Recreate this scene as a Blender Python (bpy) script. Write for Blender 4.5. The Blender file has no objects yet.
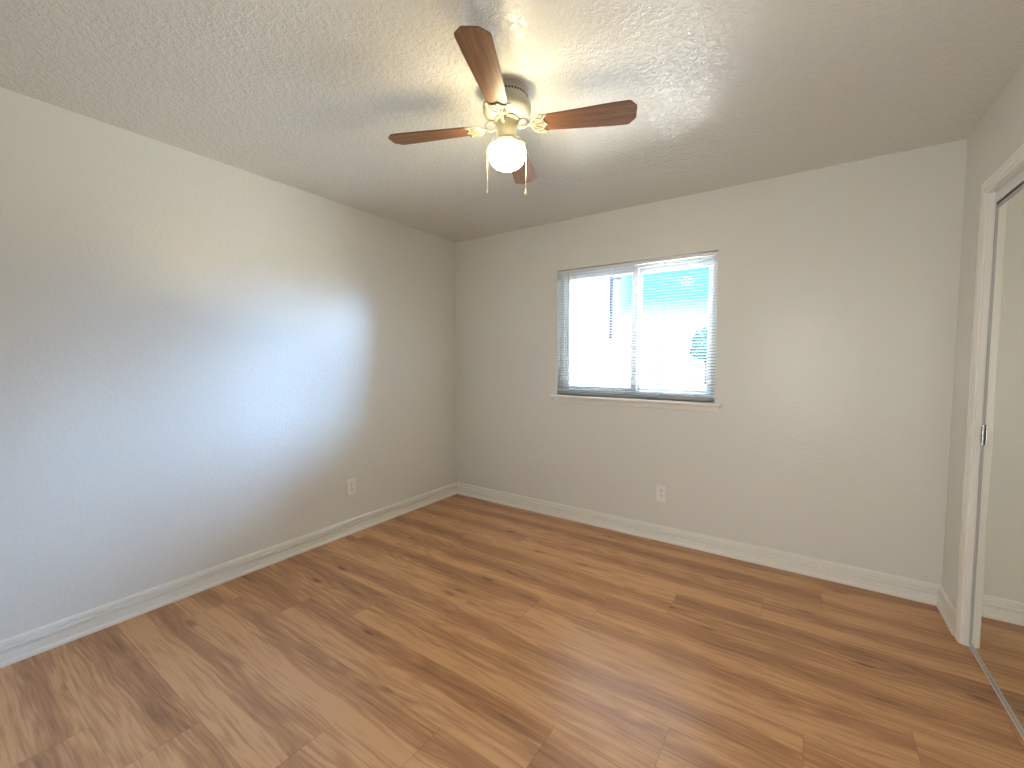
import bpy, bmesh, math, random
from mathutils import Vector, Matrix
R = math.radians
rnd = random.Random(7)
C = bpy.context.scene.collection
SC = bpy.context.scene

# ------------------------------------------------------------------ camera
F_PX, YAW, PITCH, ROLL = 427.364, 0.5965586, 0.0540149, 0.0021899
CAM = Vector((2.78249, -3.13208, 1.30758))
fw = Vector((-math.sin(YAW)*math.cos(PITCH), math.cos(YAW)*math.cos(PITCH), -math.sin(PITCH)))
rt = fw.cross(Vector((0, 0, 1))).normalized(); up = rt.cross(fw)
r2 = rt*math.cos(ROLL) + up*math.sin(ROLL); u2 = -rt*math.sin(ROLL) + up*math.cos(ROLL)
cd = bpy.data.cameras.new('camera'); cam = bpy.data.objects.new('camera', cd); C.objects.link(cam)
M = Matrix((r2, u2, -fw)).transposed().to_4x4(); M.translation = CAM
cam.matrix_world = M
cd.sensor_fit = 'HORIZONTAL'; cd.sensor_width = 36; cd.lens = F_PX*36/1024; cd.clip_start = 0.02; cd.clip_end = 500
SC.camera = cam

# ------------------------------------------------------------------ world: hazy white sky to the left, cyan to the right
W = bpy.data.worlds.new('sky'); SC.world = W; W.use_nodes = True
nt = W.node_tree; nt.nodes.clear(); L = nt.links.new
def N(tree, t, **kw):
    n = tree.nodes.new(t)
    for k, v in kw.items():
        if k.startswith('i_'): n.inputs[int(k[2:]) if k[2:].isdigit() else k[2:].replace('_', ' ')].default_value = v
        else: setattr(n, k, v)
    return n
tc = N(nt, 'ShaderNodeTexCoord'); sep = N(nt, 'ShaderNodeSeparateXYZ'); L(tc.outputs['Generated'], sep.inputs[0])
elev = N(nt, 'ShaderNodeMapRange', i_1=0.0, i_2=0.45); L(sep.outputs['Z'], elev.inputs[0])
ramp = N(nt, 'ShaderNodeValToRGB'); L(elev.outputs[0], ramp.inputs[0])
e = ramp.color_ramp.elements
SKY_K = 1.0
e[0].position = 0.0; e[0].color = (0.17, 0.57, 0.64, 1)
e[1].position = 0.42; e[1].color = (0.16, 0.60, 0.67, 1)
x = e.new(0.75); x.color = (0.85, 1.15, 1.5, 1)
x = e.new(1.0); x.color = (1.15, 1.6, 2.3, 1)
cl = N(nt, 'ShaderNodeTexNoise', i_Scale=7.0, i_Detail=5.0, i_Roughness=0.55)
mp = N(nt, 'ShaderNodeMapping'); mp.inputs['Scale'].default_value = (1, 1, 3.2); mp.inputs['Location'].default_value = (0.3, 0.1, 0.05)
L(tc.outputs['Generated'], mp.inputs[0]); L(mp.outputs[0], cl.inputs[0])
# whiteness = clouds + haze near the horizon and toward the left (-x)
hz = N(nt, 'ShaderNodeMapRange', i_1=0.135, i_2=0.085, i_3=0.0, i_4=1.0); L(sep.outputs['Z'], hz.inputs[0])
az = N(nt, 'ShaderNodeMapRange', i_1=-0.315, i_2=-0.36, i_3=0.0, i_4=1.0); L(sep.outputs['X'], az.inputs[0])
cm = N(nt, 'ShaderNodeMapRange', i_1=0.56, i_2=0.66); L(cl.outputs[0], cm.inputs[0])
m1 = N(nt, 'ShaderNodeMath', operation='MAXIMUM'); L(hz.outputs[0], m1.inputs[0]); L(az.outputs[0], m1.inputs[1])
m2 = N(nt, 'ShaderNodeMath', operation='MAXIMUM'); L(m1.outputs[0], m2.inputs[0]); L(cm.outputs[0], m2.inputs[1])
mx = N(nt, 'ShaderNodeMix', data_type='RGBA'); L(m2.outputs[0], mx.inputs[0]); L(ramp.outputs[0], mx.inputs[6]); mx.inputs[7].default_value = (0.67, 0.69, 0.70, 1)
bg = N(nt, 'ShaderNodeBackground', i_Strength=SKY_K); L(mx.outputs[2], bg.inputs[0])
wo = N(nt, 'ShaderNodeOutputWorld'); L(bg.outputs[0], wo.inputs[0])

# ------------------------------------------------------------------ sun (behind the house, on the fronts across the street)
sd = bpy.data.lights.new('sun', 'SUN'); sd.energy = 2.4; sd.angle = R(0.6); sd.color = (1, .95, .86)
sun = bpy.data.objects.new('sun', sd); C.objects.link(sun)
sun.rotation_euler = Vector((-0.25, 0.62, -0.75)).to_track_quat('-Z', 'Y').to_euler()

# ------------------------------------------------------------------ added area lamps: stand-ins for sky and sunlit paving outside, fill behind
def area(name, loc, target, sx, sy, power, col):
    d = bpy.data.lights.new(name, 'AREA'); d.shape = 'RECTANGLE'; d.size = sx; d.size_y = sy; d.energy = power; d.color = col
    o = bpy.data.objects.new(name, d); C.objects.link(o); o.location = loc
    o.rotation_euler = (Vector(target)-Vector(loc)).to_track_quat('-Z', 'Y').to_euler()
    return o
WINC = (1.70, 0.1, 1.54)
area('daylight_sky', (1.2, 13.0, 6.6), WINC, 15.0, 3.0, 9500, (0.38, 0.62, 1.0))
area('sky_side_fill', (13.6, 7.4, 4.2), WINC, 13.0, 4.0, 13000, (0.36, 0.60, 1.0))  # extra unseen lamp, added to put cool light on the left wall
area('daylight_paving', (1.7, 4.6, -0.27), (1.7, 4.6, 3), 7.0, 4.5, 4800, (1.0, 0.98, 0.92))
area('paving_side_fill', (8.2, 4.6, -0.27), (8.2, 4.6, 3), 6.0, 5.5, 9000, (1.0, 0.98, 0.90))  # extra unseen lamp, added to lift the upper left wall
area('hall_fill', (2.72, -4.60, 1.35), (2.2, 0, 1.3), 0.8, 1.9, 17, (1.0, 0.985, 0.93))  # fill lamp added behind the camera to even out the room

SC.view_settings.view_transform = 'Standard'; SC.view_settings.look = 'None'
SC.view_settings.gamma = 1; SC.view_settings.use_curve_mapping = False
SC.view_settings.exposure = 0.82
SC.cycles.max_bounces = 10; SC.cycles.diffuse_bounces = 6; SC.cycles.glossy_bounces = 5; SC.cycles.transparent_max_bounces = 12
SC.cycles.sample_clamp_indirect = 6.0
SC.cycles.adaptive_threshold = 0.004; SC.cycles.denoising_prefilter = 'NONE'

# ------------------------------------------------------------------ materials
def mat(name, col, rough=0.5, metal=0.0, spec=0.5, bump=None, bumps=()):
    m = bpy.data.materials.new(name); m.use_nodes = True
    t = m.node_tree; b = t.nodes['Principled BSDF']
    b.inputs['Base Color'].default_value = (*col, 1); b.inputs['Roughness'].default_value = rough
    b.inputs['Metallic'].default_value = metal; b.inputs['Specular IOR Level'].default_value = spec
    last = None
    for (scale, detail, lo, hi, dist, strength) in bumps:
        tcn = t.nodes.new('ShaderNodeTexCoord')
        n = N(t, 'ShaderNodeTexNoise', i_Scale=scale, i_Detail=detail, i_Roughness=0.5); t.links.new(tcn.outputs['Object'], n.inputs[0])
        mr = N(t, 'ShaderNodeMapRange', i_1=lo, i_2=hi); mr.interpolation_type = 'SMOOTHSTEP'; t.links.new(n.outputs[0], mr.inputs[0])
        bp = N(t, 'ShaderNodeBump', i_Strength=strength, i_Distance=dist); t.links.new(mr.outputs[0], bp.inputs['Height'])
        if last: t.links.new(last.outputs[0], bp.inputs['Normal'])
        last = bp
    if last: t.links.new(last.outputs[0], b.inputs['Normal'])
    return m
WALLC = (0.80, 0.797, 0.755)
M_wall = mat('wall_paint', WALLC, 0.27, bumps=[(55, 2, .42, .66, .0016, .20), (170, 2, .3, .7, .0005, .25)])
M_ceil = mat('ceiling_texture', (0.80, 0.797, 0.755), 0.20, spec=.5, bumps=[(58, 3, .42, .60, .0028, .50), (130, 2, .3, .7, .0008, .35)])
M_trim = mat('trim_paint', (0.90, 0.885, 0.835), 0.30)
M_vinyl = mat('window_vinyl', (0.90, 0.92, 0.94), 0.35)
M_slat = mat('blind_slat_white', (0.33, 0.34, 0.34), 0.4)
M_plastic = mat('outlet_plastic', (0.90, 0.885, 0.86), 0.3)
M_slot = mat('dark_slot', (0.03, 0.028, 0.026), 0.6)
M_cast = mat('cream_enamel', (0.36, 0.33, 0.24), 0.35)
M_white_metal = mat('white_metal', (0.52, 0.50, 0.43), 0.35)
M_chain = mat('chain_metal', (0.72, 0.66, 0.52), 0.3, metal=0.6)
M_track = mat('satin_aluminium', (0.82, 0.81, 0.78), 0.3, metal=0.25)
M_frame_shade = mat('shade_grey_door_frame', (0.50, 0.49, 0.49), 0.4)  # frame colour darkened to stand for the shaded gap beside the jamb
M_fascia = mat('white_fascia', (0.82, 0.83, 0.84), 0.35)
M_mirror = mat('mirror', (0.86, 0.87, 0.81), 0.0, metal=1.0)
M_pull = mat('pull_chrome', (0.7, 0.7, 0.7), 0.25, metal=0.9)
M_dark = mat('pull_recess', (0.08, 0.085, 0.09), 0.4)
M_gap_shade = mat('dark_gap_shade', (0.05, 0.045, 0.04), 0.6)  # near-black colour for the shade in the gap over the doors
M_stucco = mat('pale_stucco', (0.40, 0.385, 0.365), 0.8, bumps=[(30, 3, .3, .7, .004, .5)])
M_roofw = mat('white_roofing', (0.7, 0.69, 0.68), 0.7, bumps=[(14, 2, .4, .6, .01, .5)])
M_conc = mat('pale_concrete', (0.42, 0.405, 0.38), 0.85, bumps=[(20, 4, .3, .7, .004, .4)])
M_pole = mat('dark_blue_metal', (0.035, 0.045, 0.10), 0.45)
M_leaf = mat('leaf', (0.20, 0.40, 0.34), 0.6)
M_bark = mat('bark', (0.16, 0.12, 0.09), 0.9)

def glass_mat():
    m = bpy.data.materials.new('window_glass'); m.use_nodes = True; t = m.node_tree; t.nodes.clear()
    tr = N(t, 'ShaderNodeBsdfTransparent'); tr.inputs[0].default_value = (0.97, 0.985, 0.98, 1)
    gl = N(t, 'ShaderNodeBsdfGlossy', i_Roughness=0.02); fr = N(t, 'ShaderNodeFresnel', i_IOR=1.3)
    mi = N(t, 'ShaderNodeMixShader'); o = N(t, 'ShaderNodeOutputMaterial')
    t.links.new(fr.outputs[0], mi.inputs[0]); t.links.new(tr.outputs[0], mi.inputs[1]); t.links.new(gl.outputs[0], mi.inputs[2]); t.links.new(mi.outputs[0], o.inputs[0])
    return m
M_glass = glass_mat()

def emis(name, col, strength):
    m = bpy.data.materials.new(name); m.use_nodes = True; b = m.node_tree.nodes['Principled BSDF']
    b.inputs['Base Color'].default_value = (.9, .88, .82, 1); b.inputs['Roughness'].default_value = .2
    b.inputs['Emission Color'].default_value = (*col, 1); b.inputs['Emission Strength'].default_value = strength
    return m
M_globe = emis('lit_opal_glass', (1.0, 0.84, 0.52), 28.0)

def wood_floor():
    m = bpy.data.materials.new('oak_planks'); m.use_nodes = True; t = m.node_tree; b = t.nodes['Principled BSDF']; l = t.links.new
    uv = N(t, 'ShaderNodeUVMap', uv_map='plank'); ed = N(t, 'ShaderNodeUVMap', uv_map='edge')
    at = N(t, 'ShaderNodeAttribute', attribute_name='tone'); ats = N(t, 'ShaderNodeSeparateColor'); l(at.outputs['Color'], ats.inputs[0])
    s = N(t, 'ShaderNodeSeparateXYZ'); l(uv.outputs[0], s.inputs[0])
    es = N(t, 'ShaderNodeSeparateXYZ'); l(ed.outputs[0], es.inputs[0])
    def math_(op, a, bb=None, c=None):
        n = N(t, 'ShaderNodeMath', operation=op)
        for i, v in enumerate((a, bb, c)):
            if v is None: continue
            if hasattr(v, 'links'): l(v, n.inputs[i])
            else: n.inputs[i].default_value = v
        return n.outputs[0]
    def comb(a, bb, c=0.0):
        n = N(t, 'ShaderNodeCombineXYZ')
        for i, v in enumerate((a, bb, c)):
            if hasattr(v, 'links'): l(v, n.inputs[i])
            else: n.inputs[i].default_value = v
        return n.outputs[0]
    def noise(vec, scale, det, rough=.5, dis=0.0):
        n = N(t, 'ShaderNodeTexNoise', i_Scale=scale, i_Detail=det, i_Roughness=rough, i_Distortion=dis); l(vec, n.inputs[0]); return n.outputs[0]
    def rng(v, a, bb, c=0.0, d=1.0, smooth=True):
        n = N(t, 'ShaderNodeMapRange', i_1=a, i_2=bb, i_3=c, i_4=d)
        if smooth: n.interpolation_type = 'SMOOTHSTEP'
        l(v, n.inputs[0]); return n.outputs[0]
    u, v, wv = s.outputs[0], s.outputs[1], ats.outputs['Red']
    # knots
    vo = N(t, 'ShaderNodeTexVoronoi', i_Scale=1.0, i_Randomness=1.0); l(comb(math_('MULTIPLY', u, 2.6), math_('MULTIPLY', v, 8.5)), vo.inputs[0])
    kd = vo.outputs['Distance']
    ksel = rng(N_sep(t, vo.outputs['Color']), .55, .60)
    knot = math_('MULTIPLY', rng(kd, .17, .06), ksel)
    kwide = math_('MULTIPLY', rng(kd, .55, .05), ksel)
    wob = noise(comb(math_('MULTIPLY', u, 1.7), math_('MULTIPLY', v, 5.0)), 1.0, 2)
    v2 = math_('ADD', v, math_('MULTIPLY', math_('SUBTRACT', wob, .5), .05))
    v3 = math_('ADD', v2, math_('MULTIPLY', kwide, .016))
    # broad tone patches stretched along the plank
    broad = noise(comb(math_('MULTIPLY', u, 1.1), math_('MULTIPLY', v3, 11.0)), 1.0, 3, .5)
    # cathedral rings
    ring = math_('SINE', math_('ADD', math_('MULTIPLY', noise(comb(math_('MULTIPLY', u, .9), math_('MULTIPLY', v3, 8.0)), 1.0, 1), 62.0), 0.0))
    ring = rng(ring, -1, 1, 0, 1, False)
    fine = noise(comb(math_('MULTIPLY', u, 5.0), math_('MULTIPLY', v3, 120.0)), 1.0, 2, .6)
    mid = noise(comb(math_('MULTIPLY', u, 1.8), math_('MULTIPLY', v3, 44.0)), 1.0, 3, .6)
    # heartwood: darker down the middle of each plank, pale sapwood along the sides
    off = math_('MULTIPLY', math_('SUBTRACT', ats.outputs['Green'], .5), .55)
    c0 = math_('ADD', math_('SUBTRACT', es.outputs[1], .5), math_('ADD', off, math_('MULTIPLY', math_('SUBTRACT', wob, .5), .35)))
    heart = rng(math_('ABSOLUTE', c0), .42, .02)
    val = math_('ADD', math_('MULTIPLY', rng(broad, .30, .70), .22), math_('MULTIPLY_ADD', heart, .40, .04))
    val = math_('ADD', val, math_('MULTIPLY', math_('SUBTRACT', ring, .5), .20))
    val = math_('ADD', val, math_('MULTIPLY', math_('SUBTRACT', rng(mid, .30, .70, 0, 1, False), .5), .34))
    val = math_('ADD', val, math_('MULTIPLY', math_('SUBTRACT', rng(fine, .32, .68, 0, 1, False), .5), .38))
    val = math_('ADD', val, math_('MULTIPLY', math_('SUBTRACT', wv, .5), .26))
    val = math_('ADD', val, math_('MULTIPLY', kwide, .10))
    val = math_('ADD', val, math_('MULTIPLY', knot, .50))
    cr = N(t, 'ShaderNodeValToRGB'); l(val, cr.inputs[0]); q = cr.color_ramp.elements
    q[0].position = 0.0; q[0].color = (0.680, 0.375, 0.180, 1)
    q[1].position = 1.0; q[1].color = (0.200, 0.094, 0.044, 1)
    k = q.new(.38); k.color = (0.490, 0.243, 0.108, 1)
    k = q.new(.68); k.color = (0.375, 0.180, 0.082, 1)
    # joints
    ex = math_('MINIMUM', es.outputs[0], math_('SUBTRACT', 1.0, es.outputs[0]))
    ey = math_('MINIMUM', es.outputs[1], math_('SUBTRACT', 1.0, es.outputs[1]))
    j = math_('MAXIMUM', rng(ex, .0012, .0003), rng(ey, .008, .002))
    mj = N(t, 'ShaderNodeMix', data_type='RGBA'); l(math_('MULTIPLY', j, .40), mj.inputs[0]); l(cr.outputs[0], mj.inputs[6]); mj.inputs[7].default_value = (.09, .045, .02, 1)
    l(mj.outputs[2], b.inputs['Base Color'])
    rr = math_('ADD', .24, math_('MULTIPLY', fine, .14)); l(rr, b.inputs['Roughness'])
    bp = N(t, 'ShaderNodeBump', i_Strength=.25, i_Distance=.0008); l(fine, bp.inputs['Height']); l(bp.outputs[0], b.inputs['Normal'])
    b.inputs['Specular IOR Level'].default_value = .45
    return m
def N_sep(t, col):
    n = N(t, 'ShaderNodeSeparateColor'); t.links.new(col, n.inputs[0]); return n.outputs['Red']
M_floor = wood_floor()

def blade_wood():
    m = bpy.data.materials.new('blade_walnut'); m.use_nodes = True; t = m.node_tree; b = t.nodes['Principled BSDF']; l = t.links.new
    tcn = N(t, 'ShaderNodeTexCoord'); mpn = N(t, 'ShaderNodeMapping'); mpn.inputs['Scale'].default_value = (3, 70, 30); l(tcn.outputs['Object'], mpn.inputs[0])
    n = N(t, 'ShaderNodeTexNoise', i_Scale=1.0, i_Detail=4.0, i_Roughness=.55, i_Distortion=.6); l(mpn.outputs[0], n.inputs[0])
    cr = N(t, 'ShaderNodeValToRGB'); l(n.outputs[0], cr.inputs[0]); q = cr.color_ramp.elements
    q[0].position = .3; q[0].color = (.125, .055, .026, 1); q[1].position = .72; q[1].color = (.26, .125, .058, 1)
    l(cr.outputs[0], b.inputs['Base Color']); b.inputs['Roughness'].default_value = .38
    return m
M_blade = blade_wood()

# ------------------------------------------------------------------ mesh helpers
def box(bm, x0, x1, y0, y1, z0, z1):
    vs = [bm.verts.new((x, y, z)) for x in (x0, x1) for y in (y0, y1) for z in (z0, z1)]
    for f in ((0, 1, 3, 2), (4, 6, 7, 5), (0, 4, 5, 1), (2, 3, 7, 6), (0, 2, 6, 4), (1, 5, 7, 3)): bm.faces.new([vs[i] for i in f])
def prism(bm, pts, mapf):
    """pts: closed 2-D outline; mapf(a, b, t) -> 3-D for t in (0, 1)"""
    A = [bm.verts.new(mapf(a, b, 0)) for a, b in pts]; B = [bm.verts.new(mapf(a, b, 1)) for a, b in pts]
    n = len(pts)
    bm.faces.new(A[::-1]); bm.faces.new(B)
    for i in range(n): bm.faces.new((A[i], A[(i+1) % n], B[(i+1) % n], B[i]))
def lathe(bm, prof, seg=40, c=(0, 0, 0), cap=True):
    rings = []
    for r, z in prof:
        if r < 1e-6: rings.append([bm.verts.new((c[0], c[1], c[2]+z))])
        else: rings.append([bm.verts.new((c[0]+r*math.cos(2*math.pi*i/seg), c[1]+r*math.sin(2*math.pi*i/seg), c[2]+z)) for i in range(seg)])
    for a, b in zip(rings, rings[1:]):
        for i in range(seg):
            j = (i+1) % seg
            if len(a) == 1 and len(b) == 1: continue
            if len(a) == 1: bm.faces.new((a[0], b[j], b[i]))
            elif len(b) == 1: bm.faces.new((a[i], a[j], b[0]))
            else: bm.faces.new((a[i], a[j], b[j], b[i]))
    for rg in (rings[0], rings[-1]):
        if cap and len(rg) > 1: bm.faces.new(rg)
def tube(bm, pts, rx, ry=None, seg=10, upv=(0, 0, 1), closed=False):
    ry = rx if ry is None else ry
    pts = [Vector(p) for p in pts]; n = len(pts); rings = []
    for i, p in enumerate(pts):
        if closed: d = pts[(i+1) % n]-pts[i-1]
        else: d = pts[min(i+1, n-1)]-pts[max(i-1, 0)]
        d.normalize(); a = d.cross(Vector(upv))
        if a.length < 1e-4: a = d.cross(Vector((1, 0, 0)))
        a.normalize(); b = a.cross(d)
        rings.append([bm.verts.new(p + a*rx*math.cos(2*math.pi*k/seg) + b*ry*math.sin(2*math.pi*k/seg)) for k in range(seg)])
    prs = list(zip(rings, rings[1:])) + ([(rings[-1], rings[0])] if closed else [])
    for A, B in prs:
        for k in range(seg):
            j = (k+1) % seg; bm.faces.new((A[k], A[j], B[j], B[k]))
    if not closed: bm.faces.new(rings[0][::-1]); bm.faces.new(rings[-1])
def obj(name, bm, m, parent=None, smooth=None, bevel=0.0, bseg=2, loc=None):
    bmesh.ops.recalc_face_normals(bm, faces=bm.faces[:])
    me = bpy.data.meshes.new(name); bm.to_mesh(me); bm.free()
    for mm in (m if isinstance(m, (list, tuple)) else [m]): me.materials.append(mm)
    o = bpy.data.objects.new(name, me); C.objects.link(o)
    if parent: o.parent = parent
    if loc: o.location = loc
    if bevel:
        md = o.modifiers.new('bevel', 'BEVEL'); md.width = bevel; md.segments = bseg; md.limit_method = 'ANGLE'; md.angle_limit = R(40)
    if smooth is not None:
        for p in me.polygons: p.use_smooth = True
        me.set_sharp_from_angle(angle=R(smooth))
    return o
def BM(): return bmesh.new()
def tag(o, label, cat=None, group=None, kind=None):
    o['label'] = label
    if cat: o['category'] = cat
    if group: o['group'] = group
    if kind: o['kind'] = kind
    return o
def thing(name, label, cat, loc=(0, 0, 0), rz=0, group=None, kind=None):
    o = bpy.data.objects.new(name, None); C.objects.link(o); o.location = loc; o.rotation_euler = (0, 0, rz); o.empty_display_size = .1
    return tag(o, label, cat, group, kind)
def struct(name, bm, m, label, cat, **kw):
    return tag(obj(name, bm, m, **kw), label, cat, kind='structure')

# ------------------------------------------------------------------ room shell
XL, XR, YB, YF, H = -0.012, 3.438, 0.012, -3.55, 2.44
TW = 0.12
WX0, WX1, WZ0, WZ1 = 1.094, 2.298, 1.028, 2.046           # window opening
CY0, CY1, CZ = -0.376, -2.75, 2.048                       # closet opening

# floor: every plank a face of one mesh, rows parallel to the back wall
ROW, LEN, Y0 = 0.2336, 1.512, -0.2035
joint = [1.915, 1.398, 1.132, 2.24, 1.93, 1.632, 1.314, 2.43, 0.578, 1.756, 1.424, 1.02, .722, 1.30, .5, 1.1]
bm = BM(); uvp = bm.loops.layers.uv.new('plank'); uve = bm.loops.layers.uv.new('edge'); col = bm.loops.layers.color.new('tone')
tones = {}
for r in range(16):
    ya = 0.02 if r == 0 else Y0-ROW*(r-1); yb = Y0-ROW*r
    if ya < YF-.02: break
    yb = max(yb, YF-.02)
    x = joint[r]-LEN*3
    while x < XR+.15:
        xa, xb = max(x, XL-.02), min(x+LEN, XR+.2)
        if xb > xa:
            f = bm.faces.new([bm.verts.new(p) for p in ((xa, yb, 0), (xb, yb, 0), (xb, ya, 0), (xa, ya, 0))])
            ou, ov = rnd.uniform(0, 60), rnd.uniform(0, 40); tn = rnd.random(); g = rnd.random()
            for lp in f.loops:
                co = lp.vert.co
                lp[uvp].uv = (co.x-x+ou, co.y-yb+ov)
                lp[uve].uv = ((co.x-x)/LEN, (co.y-yb)/ROW if r else 1-(-co.y)/ROW*0.999)
                lp[col] = (tn, g, 0, 1)
        x += LEN
struct('floor', bm, M_floor, 'warm brown oak plank floor running parallel to the window wall', 'floor')
bm = BM(); box(bm, XL-TW, XR+.9, YF-TW, YB+TW, -0.12, -0.004)
struct('trim_5', bm, M_conc, 'concrete slab under the plank floor', 'slab')

bm = BM(); box(bm, XL-TW, XR+TW, YF-TW, YB+TW, H, H+TW)
struct('ceiling', bm, M_ceil, 'off white ceiling with knockdown texture', 'ceiling')
bm = BM(); box(bm, XL-TW, XL, YF-TW, YB+TW, -0.1, H)
struct('wall_left', bm, M_wall, 'plain off white textured wall left of the corner', 'wall')
def wall_hole_x(bm, xs, zs, y0, y1, hole):
    """boxes around a hole, wall spans xs, zs, thickness y0..y1"""
    hx0, hx1, hz0, hz1 = hole
    vv = {}
    X = (xs[0], hx0, hx1, xs[1]); Z = (zs[0], hz0, hz1, zs[1])
    def V(i, k, j):
        key = (i, k, j)
        if key not in vv: vv[key] = bm.verts.new((X[i], (y0, y1)[j], Z[k]))
        return vv[key]
    for i in range(3):
        for k in range(3):
            if i == 1 and k == 1: continue
            bm.faces.new((V(i, k, 0), V(i+1, k, 0), V(i+1, k+1, 0), V(i, k+1, 0)))
            bm.faces.new((V(i, k, 1), V(i, k+1, 1), V(i+1, k+1, 1), V(i+1, k, 1)))
    for a, b in (((1, 1), (2, 1)), ((2, 1), (2, 2)), ((2, 2), (1, 2)), ((1, 2), (1, 1))):
        bm.faces.new((V(a[0], a[1], 0), V(b[0], b[1], 0), V(b[0], b[1], 1), V(a[0], a[1], 1)))
    for a, b in (((0, 0), (3, 0)), ((3, 0), (3, 3)), ((3, 3), (0, 3)), ((0, 3), (0, 0))):
        pass
bm = BM(); wall_hole_x(bm, (XL-TW, XR+TW), (-0.1, H), YB, YB+0.15, (WX0, WX1, WZ0, WZ1))
struct('wall_back', bm, M_wall, 'off white textured wall with the window in it', 'wall')
bm = BM()
box(bm, XR, XR+TW, CY0, YB+TW, -0.1, H)
box(bm, XR, XR+TW, CY1, CY0, CZ, H)
box(bm, XR, XR+TW, YF-TW, CY1, -0.1, H)
struct('wall_right', bm, M_wall, 'off white wall strip around the mirrored closet opening', 'wall')
bm = BM()
box(bm, XL-TW, 2.30, YF-TW, YF, -0.1, H); box(bm, 3.14, XR+TW, YF-TW, YF, -0.1, H); box(bm, 2.30, 3.14, YF-TW, YF, 2.04, H)
struct('wall_front', bm, M_wall, 'off white wall behind the viewpoint', 'wall')
bm = BM(); box(bm, XR+.70, XR+.78, CY1-.2, CY0+.2, -0.1, H); box(bm, XR+TW, XR+.70, CY0+.08, CY0+.2, -.1, H); box(bm, XR+TW, XR+.70, CY1-.2, CY1-.08, -.1, H); box(bm, XR+TW, XR+.78, CY1-.2, CY0+.2, H, H+.1)
struct('wall_closet', bm, M_wall, 'closet interior walls behind the mirror doors', 'wall')

bm = BM(); box(bm, 1.9, 3.6, -4.92, -4.80, -.1, H); box(bm, 1.8, 1.9, -4.8, YF-TW, -.1, H); box(bm, 3.55, 3.65, -4.8, YF-TW, -.1, H); box(bm, 1.8, 3.65, -4.92, YF-TW, H, H+.1)
struct('wall_hall', bm, M_wall, 'hall walls beyond the doorway behind the viewpoint', 'wall')
bm = BM(); box(bm, 1.8, 3.65, -4.92, YF-TW, -.1, -.002)
struct('trim_6', bm, M_conc, 'hall floor behind the viewpoint', 'floor')

# baseboards: moulded profile (depth from wall, height)
BP = [(0, 0), (.021, 0), (.021, .013), (.017, .019), (.0135, .021), (.0125, .056), (.0030, .0565), (.0030, .0660), (.0160, .0665), (.0175, .073), (.0160, .0800), (.0020, .0805), (.0020, .089), (.0115, .0895), (.0110, .103), (.0060, .111), (0, .111)]
bm = BM(); prism(bm, BP, lambda a, b, t: (XL+a, (YF, YB-a)[t], b)); struct('baseboard_left', bm, M_trim, 'white moulded baseboard along the left wall', 'baseboard')
CAS_Y0 = -0.312
bm = BM(); prism(bm, BP, lambda a, b, t: ((XL+a, XR-a)[t], YB-a, b)); struct('baseboard_back', bm, M_trim, 'white moulded baseboard under the window wall', 'baseboard')
bm = BM(); prism(bm, BP, lambda a, b, t: (XR-a, (YB-a, CAS_Y0)[t], b)); struct('baseboard_right', bm, M_trim, 'short white baseboard between corner and closet casing', 'baseboard')

# closet casing and jamb
CASP = [(0, 0), (.012, 0), (.016, .006), (.016, .034), (.012, .038), (.012, .043), (.015, .046), (.015, .053), (.010, .060), (0, .060)]   # (proud, width from the outer edge)
bm = BM()
prism(bm, CASP, lambda a, b, t: (XR-a, CAS_Y0-b, (0.0, CZ+.06-b)[t]))
prism(bm, CASP, lambda a, b, t: (XR-a, (CAS_Y0-b, CY1-.06+b)[t], CZ+.06-b))
prism(bm, CASP, lambda a, b, t: (XR-a, CY1-.06+b, (0.0, CZ+.06-b)[t]))
struct('trim_1', bm, M_trim, 'white moulded casing around the mirrored closet', 'casing')
bm = BM(); box(bm, XR-.004, XR+TW, CY0-.003, CY0+.012, 0, CZ); box(bm, XR-.004, XR+TW, CY1-.012, CY1+.003, 0, CZ); box(bm, XR-.004, XR+TW, CY1, CY0, CZ-.003, CZ+.012)
struct('trim_2', bm, M_trim, 'white jamb lining the closet opening', 'jamb')

# closet door hardware
MX = XR+0.021                                             # mirror plane of the near door
t = thing('closet_head_track', 'white metal track fascia above the mirrored closet door', 'track', (MX, (CY0+CY1)/2, CZ-.055))
bm = BM(); hl = (CY0-CY1)/2-.004
box(bm, -.006, .0, -hl, hl, 0.004, .05); obj('fascia', bm, M_fascia, t, bevel=.0015)
bm = BM(); box(bm, .0, .075, -hl, hl, .044, .05); obj('channel', bm, M_track, t)
t = thing('closet_floor_track', 'silver metal floor track below the mirrored closet door', 'track', (MX+.028, (CY0+CY1)/2, 0))
bm = BM(); prism(bm, [(-.030, 0), (.055, 0), (.055, .003), (.028, .003), (.026, .010), (.022, .010), (.020, .003), (-.005, .003), (-.007, .011), (-.011, .011), (-.013, .003), (-.022, .003), (-.024, .008), (-.030, .006)], lambda a, b, t_: (a, (-hl, hl)[t_], b))
obj('rail', bm, M_track, t)
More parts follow.
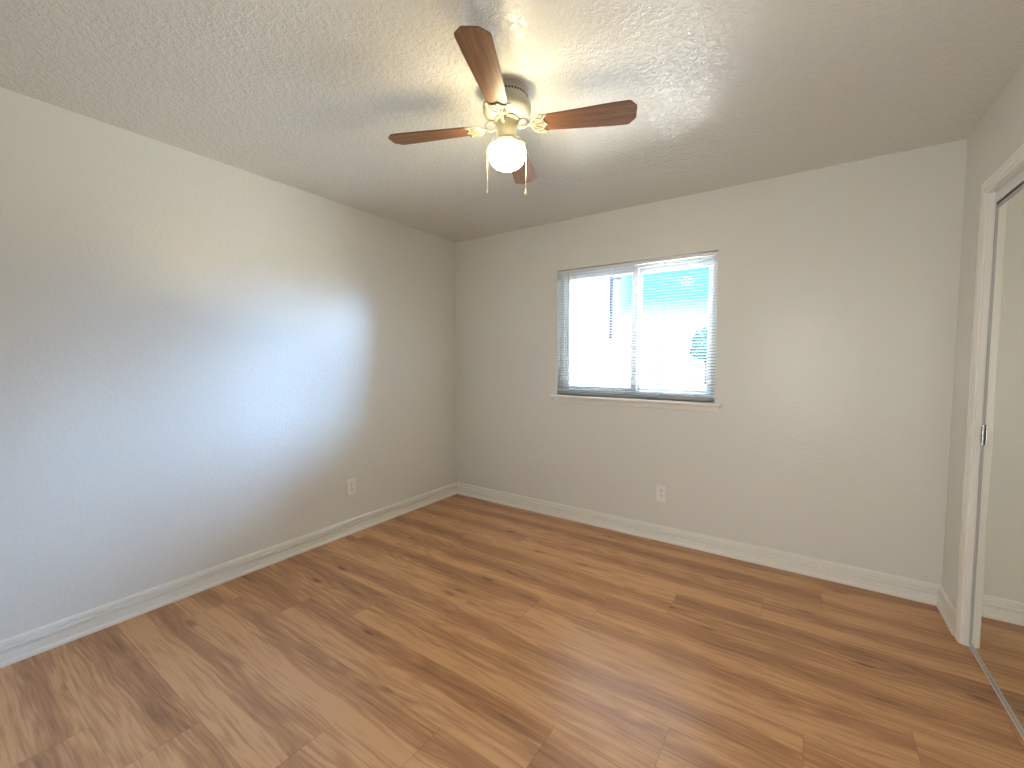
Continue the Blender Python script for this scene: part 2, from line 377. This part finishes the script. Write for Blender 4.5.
def mirror_door(name, label, x, ya, yb, pull_y):
    t = thing(name, label, 'closet door', (x, (ya+yb)/2, 0.0135))
    h = abs(ya-yb)/2; top = CZ-.055-.0135-.008
    bm = BM(); box(bm, 0, .006, -h+.006, h-.006, .012, top-.010); obj('mirror_panel', bm, M_mirror, t)
    bm = BM()
    box(bm, -.004, .014, h-.010, h, 0, top); box(bm, -.004, .014, -h, -h+.010, 0, top)
    box(bm, -.004, .014, -h+.010, h-.010, 0, .014); box(bm, -.004, .014, -h+.010, h-.010, top-.012, top)
    obj('frame', bm, M_frame_shade, t, bevel=.001)
    bm = BM(); box(bm, -.002, .012, -h, h, top-.0005, top+.012); obj('top_gap_shade', bm, M_gap_shade, t)  # dark strip standing in for the shadow gap below the fascia
    bm = BM(); box(bm, -.0075, -.004, pull_y-.010, pull_y+.006, .925, 1.015); p = obj('finger_pull', bm, M_pull, t, bevel=.001)
    bm = BM(); box(bm, -.0085, -.0070, pull_y-.007, pull_y+.000, .935, 1.005); obj('recess', bm, M_dark, p)
mirror_door('mirror_door', 'tall mirrored sliding closet door beside the white casing', MX, CY0-.006, -1.58, .586)
mirror_door('mirror_door', 'second mirrored closet door behind the first, toward the viewer', MX+.030, -1.53, CY1+.008, -.588)

# ------------------------------------------------------------------ window
t = thing('window_1', 'white vinyl two-pane sliding window behind the blind', 'window', ((WX0+WX1)/2, YB+.06, WZ0), kind='structure')
hw = (WX1-WX0)/2; hh = WZ1-WZ0
bm = BM(); FW = .038
box(bm, -hw, -hw+FW, 0, .07, 0, hh); box(bm, hw-FW, hw, 0, .07, 0, hh); box(bm, -hw+FW, hw-FW, 0, .07, 0, FW+.008); box(bm, -hw+FW, hw-FW, 0, .07, hh-FW-.004, hh)
obj('window_frame', bm, M_vinyl, t, bevel=.002)
def sash(name, x0, x1, y, st, panelname):
    bm = BM(); z0, z1 = FW+.009, hh-FW-.005
    box(bm, x0, x0+st[0], y, y+.028, z0, z1); box(bm, x1-st[1], x1, y, y+.028, z0, z1); box(bm, x0+st[0], x1-st[1], y, y+.028, z0, z0+.034); box(bm, x0+st[0], x1-st[1], y, y+.028, z1-.034, z1)
    s = obj(name, bm, M_vinyl, t, bevel=.0025)
    bm = BM(); box(bm, x0+st[0]-.004, x1-st[1]+.004, y+.012, y+.016, z0+.030, z1-.030); obj(panelname, bm, M_glass, s)
    return s
mid = 1.727-(WX0+WX1)/2
s1 = sash('sliding_sash', -hw+FW+.002, mid+.016, .006, (.046, .046), 'pane')
sash('fixed_sash', mid-.018, hw-FW-.002, .037, (.050, .032), 'pane')
bm = BM(); box(bm, mid-.016, mid+.008, -.006, .006, hh*.5, hh*.5+.06); obj('latch', bm, M_vinyl, s1, bevel=.002)
# stool and apron
bm = BM()
prism(bm, [(.058, 0), (.058, .020), (-.036, .020), (-.042, .016), (-.042, .005), (-.037, 0)], lambda a, b, t_: ((1.058, 2.348)[t_], YB+a if a < 0 else YB-.0005, WZ0-.022+b))
o = struct('trim_3', bm, M_trim, 'white window stool projecting below the blind', 'window sill', bevel=.001)
bm = BM(); box(bm, WX0+.0005, WX1-.0005, YB-.001, YB+.06, WZ0-.003, WZ0); obj('sill_board', bm, M_trim, o)
bm = BM(); box(bm, 1.075, 2.33, YB-.012, YB, WZ0-.058, WZ0-.022)
struct('trim_4', bm, M_trim, 'thin white apron strip under the window stool', 'apron', bevel=.002)

# ------------------------------------------------------------------ mini blind
BY = YB+.026
t = thing('window_blind', 'white horizontal mini blind hanging open in the window', 'blind', ((WX0+WX1)/2, BY, WZ0))
bw = hw-.004
bm = BM(); box(bm, -bw, bw, -.013, .013, hh-.026, hh-.006); obj('headrail', bm, M_fascia, t, bevel=.0015)
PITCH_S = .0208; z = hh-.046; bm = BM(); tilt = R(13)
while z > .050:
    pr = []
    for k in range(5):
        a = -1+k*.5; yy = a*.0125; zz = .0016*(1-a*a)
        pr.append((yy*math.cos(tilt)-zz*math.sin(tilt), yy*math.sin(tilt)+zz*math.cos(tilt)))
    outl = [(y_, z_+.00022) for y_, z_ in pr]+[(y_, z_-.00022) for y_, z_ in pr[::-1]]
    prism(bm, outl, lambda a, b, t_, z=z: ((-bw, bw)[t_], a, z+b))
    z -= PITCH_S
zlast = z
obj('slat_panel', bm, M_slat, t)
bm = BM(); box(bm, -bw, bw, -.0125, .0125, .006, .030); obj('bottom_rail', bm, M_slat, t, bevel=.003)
for fx in (-.46, -.12, .25, .48):
    bm = BM()
    for yy in (-.0135, .0135): tube(bm, [(fx, yy, .028), (fx, yy, hh-.03)], .0006, seg=6)
    obj('ladder_cord', bm, M_slat, t)
wx = 1.192-(WX0+WX1)/2
bm = BM(); tube(bm, [(wx, -.019, hh-.045), (wx, -.021, .315)], .0035, seg=6); wd = obj('tilt_wand', bm, mat('wand_clear', (.42, .42, .40), .25), t)
bm = BM(); tube(bm, [(wx, -.013, hh-.024), (wx, -.019, hh-.024), (wx, -.019, hh-.046)], .0018, seg=6); obj('hook', bm, M_white_metal, wd)

# ------------------------------------------------------------------ outlets
def outlet(loc, rz, label):
    t = thing('wall_outlet', label, 'outlet', loc, rz, )
    bm = BM(); prism(bm, [(-.038, -.061), (.038, -.061), (.038, .061), (-.038, .061)], lambda a, b, t_: (a*(1, .93)[t_], (0, -.0065)[t_], b*(1, .955)[t_]))
    obj('cover_plate', bm, M_plastic, t, bevel=.0012)
    for sg in (1, -1):
        pts = [(.0165*math.cos(a), .0140*math.sin(a)) for a in [R(x_) for x_ in range(0, 360, 20)]]
        pts = [(max(-.0165, min(.0165, a*1.15)), max(-.0125, min(.0125, b))) for a, b in pts]
        bm = BM(); prism(bm, pts, lambda a, b, t_: (a, (-.0064, -.0086)[t_], b+sg*.0195)); rc = obj('receptacle', bm, M_plastic, t)
        bm = BM()
        box(bm, -.0075, -.0050, -.0092, -.0085, sg*.0195+.0005, sg*.0195+.009); box(bm, .0050, .0075, -.0092, -.0085, sg*.0195+.0015, sg*.0195+.009)
        lathe(bm, [(0, -.0003), (.0030, -.0003), (.0030, .0003), (0, .0003)], 10, (0, 0, 0))
        vs = bm.verts[-22:]
        for v_ in vs: v_.co = Vector((v_.co.x, -.0088+v_.co.z, sg*.0195-.006+v_.co.y))
        obj('slots', bm, M_slot, rc)
    bm = BM(); lathe(bm, [(0, .0085), (.0025, .0080), (.003, .0064), (0, .0064)], 10)
    for v_ in bm.verts: v_.co = Vector((v_.co.x, -v_.co.z, v_.co.y))
    obj('screw', bm, M_white_metal, t)
outlet((XL, -1.18, .353), R(90), 'white duplex outlet low on the left wall')
outlet((1.963, YB, .349), 0, 'white duplex outlet on the wall below the window')

# ------------------------------------------------------------------ ceiling fan
HX, HY, ZB, TH = 1.711, -1.598, 2.300, R(22.6)
fan = thing('ceiling_fan', 'white hugger ceiling fan with four brown blades and lit globe', 'ceiling fan', (HX, HY, H))
bm = BM(); lathe(bm, [(0, 0), (.091, 0), (.092, -.004), (.092, -.010), (.090, -.012), (.090, -.036), (.094, -.040), (.101, -.050), (.103, -.066), (.101, -.080), (.094, -.093), (.080, -.103), (.060, -.109), (.045, -.111), (0, -.111)], 56)
mh = obj('motor_housing', bm, M_white_metal, fan, smooth=35)
bm = BM()
for k in range(44):
    a = 2*math.pi*k/44
    q = Matrix.Rotation(a, 3, 'Z')
    n0 = len(bm.verts)
    box(bm, .0885, .0908, -.0038, .0038, -.032, -.025)
    bm.verts.ensure_lookup_table()
    for v_ in bm.verts[n0:]: v_.co = q @ v_.co
obj('vent_slots', bm, M_slot, mh)
bm = BM(); lathe(bm, [(0, -.108), (.052, -.108), (.054, -.114), (.050, -.119), (.042, -.122), (.0405, -.196), (.043, -.199), (.043, -.206), (0, -.206)], 40); sh = obj('switch_housing', bm, M_cast, fan, smooth=35)
bm = BM(); lathe(bm, [(0, -.200), (.046, -.200), (.049, -.203), (.050, -.214), (.046, -.218), (0, -.218)], 40); fit = obj('shade_holder', bm, M_cast, fan, smooth=35)
for a in (30, 150, 270):
    c, s_ = math.cos(R(a)), math.sin(R(a)); bm = BM(); tube(bm, [(c*.048, s_*.048, -.209), (c*.058, s_*.058, -.209)], .0035, seg=8)
    obj('thumbscrew', bm, M_chain, fit)
bm = BM(); lathe(bm, [(.040, -.213), (.045, -.216), (.058, -.219), (.070, -.225), (.078, -.235), (.0805, -.247), (.0800, -.258), (.077, -.272), (.070, -.287), (.058, -.300), (.040, -.310), (.020, -.315), (0, -.316)], 40, cap=False); obj('glass_globe', bm, M_globe, fan, smooth=60)
# blades and irons, built once and copied
def blade_mesh():
    outl = [(.158, -.043), (.150, -.032), (.158, -.014), (.150, 0), (.158, .014), (.150, .032), (.158, .042), (.30, .052), (.44, .0605), (.497, .062), (.506, .0595), (.529, .034), (.532, .026), (.532, -.026), (.529, -.034), (.506, -.0595), (.497, -.062), (.44, -.0605), (.30, -.052)]
    bm = BM(); prism(bm, outl, lambda a, b, t_: (a, b, (-.003, .003)[t_])); return bm
def iron_mesh():
    bm = BM(); zb = -.0055
    # crescent that grips the blade root
    arc = [(.172, .047), (.160, .050), (.142, .049), (.124, .041), (.111, .025), (.106, .008)]
    full = arc+[(.1055, 0)]+[(a, -b) for a, b in arc[::-1]]
    tube(bm, [(a, b, zb) for a, b in full], .0050, .0034, seg=8)
    inner = [(.172, .047), (.160, .036), (.155, .026), (.160, .015), (.166, .008), (.166, -.008), (.160, -.015), (.155, -.026), (.160, -.036), (.172, -.047)]
    tube(bm, [(a, b, zb) for a, b in inner], .0042, .0034, seg=8)
    for sg in (1, -1):
        tube(bm, [(.108, sg*.004, zb), (.128, sg*.011, zb), (.144, sg*.019, zb), (.156, sg*.026, zb)], .0036, .003, seg=8)
        tube(bm, [(.120, sg*.036, zb), (.136, sg*.031, zb), (.155, sg*.027, zb)], .0034, .003, seg=8)
    tube(bm, [(.104, 0, zb), (.135, 0, zb-.001), (.166, 0, zb)], .0036, .003, seg=8)
    # arm: drops from the motor, opens into an oval eye, runs out to the crescent
    tube(bm, [(.108, 0, zb), (.097, 0, -.003), (.088, 0, .004)], .0075, .0045, seg=10)
    eye = [(.068+.024*math.cos(a), 0, .008+.019*math.sin(a)) for a in [2*math.pi*k/20 for k in range(20)]]
    tube(bm, eye, .0045, .0075, seg=10, upv=(0, 1, 0), closed=True)
    tube(bm, [(.048, 0, .016), (.046, 0, .026), (.048, 0, .034)], .009, .005, seg=10, upv=(0, 1, 0))
    return bm
cr_, cu_ = Vector((rt.x, rt.y, 0)).normalized(), Vector((fw.x, fw.y, 0)).normalized()
PITCHB = R(-10); TILT = Matrix.Rotation(R(-2.0), 4, cr_)        # the rotor hangs slightly out of level
Bm = Ir = None
for k in range(4):
    a = TH-k*math.pi/2
    m4 = Matrix.Translation((0, 0, ZB-H)) @ TILT @ Matrix.Rotation(a, 4, 'Z')
    if k == 0:
        bm = iron_mesh(); i0 = obj('blade_iron', bm, M_cast, fan, smooth=60)
        bm = blade_mesh(); b0 = obj('blade', bm, M_blade, fan, bevel=.0015)
        s0 = []
        for px, py in ((.170, .0), (.158, .033), (.158, -.033)):
            bm = BM(); lathe(bm, [(0, -.0115), (.0035, -.0105), (.004, -.0085), (0, -.0085)], 10, (px, py, 0)); s0.append(obj('blade_screw', bm, M_white_metal, i0))
        ii, bb = i0, b0
    else:
        ii = i0.copy(); C.objects.link(ii); ii.parent = fan
        bb = b0.copy(); C.objects.link(bb); bb.parent = fan
        for s_ in s0:
            s = s_.copy(); C.objects.link(s); s.parent = ii
    bb.matrix_local = m4 @ Matrix.Rotation(PITCHB, 4, 'X')
    ii.matrix_local = m4 @ Matrix.Rotation(PITCHB*.9, 4, 'X')
for sx, fob, zb in ((-.0865, False, -.414), (.0865, True, -.404)):
    d = cr_*sx*.985 + cu_*(-.010)
    dn = d.normalized()
    pts = [dn*.039+Vector((0, 0, -.180)), dn*.052+Vector((0, 0, -.184)), dn*.064+Vector((0, 0, -.208)), dn*.077+Vector((0, 0, -.226)), dn*.0825+Vector((0, 0, -.245)), dn*.083+Vector((0, 0, -.30)), dn*.083+Vector((0, 0, zb))]
    bm = BM(); tube(bm, pts, .0012, seg=6)
    nb = 26
    for i in range(nb):
        z_ = -.30+(zb+.30)*i/nb
        lathe(bm, [(0, .0019), (.0018, .0008), (.0018, -.0008), (0, -.0019)], 6, (dn.x*.083, dn.y*.083, z_))
    ch = obj('pull_chain', bm, M_chain, fan)
    bm = BM()
    if fob: lathe(bm, [(0, .004), (.002, .003), (.0035, -.004), (.0068, -.016), (.0070, -.021), (.004, -.025), (0, -.026)], 16, (dn.x*.083, dn.y*.083, zb)); obj('bell_fob', bm, M_white_metal, ch, smooth=50)
    else: lathe(bm, [(0, .003), (.0026, .001), (.0026, -.004), (0, -.006)], 12, (dn.x*.083, dn.y*.083, zb)); obj('chain_end', bm, M_chain, ch, smooth=50)

# ------------------------------------------------------------------ outside
GZ = -0.30
bm = BM(); box(bm, -40, 40, YB+.16, 90, GZ-.1, GZ)
struct('ground', bm, M_conc, 'pale sunlit paving outside the window', 'ground')
# neighbour's pale house across the way: gable roof sloping up to the right
t = thing('house', 'low pale stucco house with white roof seen through left pane', 'house', (-5.6, 17.5, GZ))
bm = BM(); prism(bm, [(-4.2, 0), (1.75, 0), (1.75, 2.62), (-4.2, 1.93)], lambda a, b, t_: (a, (-1.5, 4.5)[t_], b)); obj('wall', bm, M_stucco, t)
bm = BM(); prism(bm, [(-4.5, 1.90), (1.85, 2.64), (1.85, 2.76), (-4.5, 2.02)], lambda a, b, t_: (a, (-1.56, 4.6)[t_], b)); obj('roof', bm, M_roofw, t)
# street light
t = thing('street_light', 'dark blue street light pole rising behind the pale house', 'street light', (-7.45, 23.2, GZ))
bm = BM(); lathe(bm, [(0, 0), (.16, 0), (.16, .5), (.12, .55), (.10, 3), (.085, 6.95), (0, 7.0)], 16); obj('pole', bm, M_pole, t, smooth=40)
bm = BM(); tube(bm, [(0, 0, 6.6), (.12, 0, 6.82), (.38, 0, 6.85)], .035); obj('arm', bm, M_pole, t)
bm = BM(); lathe(bm, [(0, .09), (.10, .06), (.20, 0), (.20, -.03), (0, -.05)], 16, (.46, 0, 6.82)); obj('lamp_head', bm, M_pole, t, smooth=40)
def leafy(bm, c, rx, rz, n, size):
    for _ in range(n):
        a, b = rnd.uniform(0, 2*math.pi), math.asin(rnd.uniform(-1, 1)); k = rnd.uniform(.55, 1)**.5
        k *= 1+.22*math.sin(a*3+c[0])*math.cos(b*4+c[1])
        p = Vector((c[0]+rx*k*math.cos(a)*math.cos(b), c[1]+rx*k*math.sin(a)*math.cos(b), c[2]+rz*k*math.sin(b)))
        q = Matrix.Rotation(rnd.uniform(0, 6.28), 3, (rnd.uniform(-1, 1), rnd.uniform(-1, 1), rnd.uniform(-1, 1)))
        s = size*rnd.uniform(.6, 1.3)
        pts = [(-.5, 0, 0), (-.15, .28, .05), (.2, .24, .08), (.55, 0, 0), (.2, -.24, .08), (-.15, -.28, .05)]
        bm.faces.new([bm.verts.new(p + q @ (Vector(w)*s)) for w in pts])
t = thing('tree', 'rounded green tree in the distance beyond the right pane', 'tree', (-2.55, 28, GZ))
bm = BM(); tube(bm, [(0, 0, 0), (.05, 0, 1.2), (0, .05, 2.4)], .13); tube(bm, [(0, 0, 1.3), (-.35, .1, 2.3)], .06); tube(bm, [(.03, 0, 1.4), (.4, -.1, 2.4)], .06); obj('trunk', bm, M_bark, t)
bm = BM(); leafy(bm, (0, 0, 2.75), .95, 1.05, 1500, .22); leafy(bm, (-.5, .1, 2.3), .55, .5, 500, .2); obj('foliage', bm, M_leaf, t)
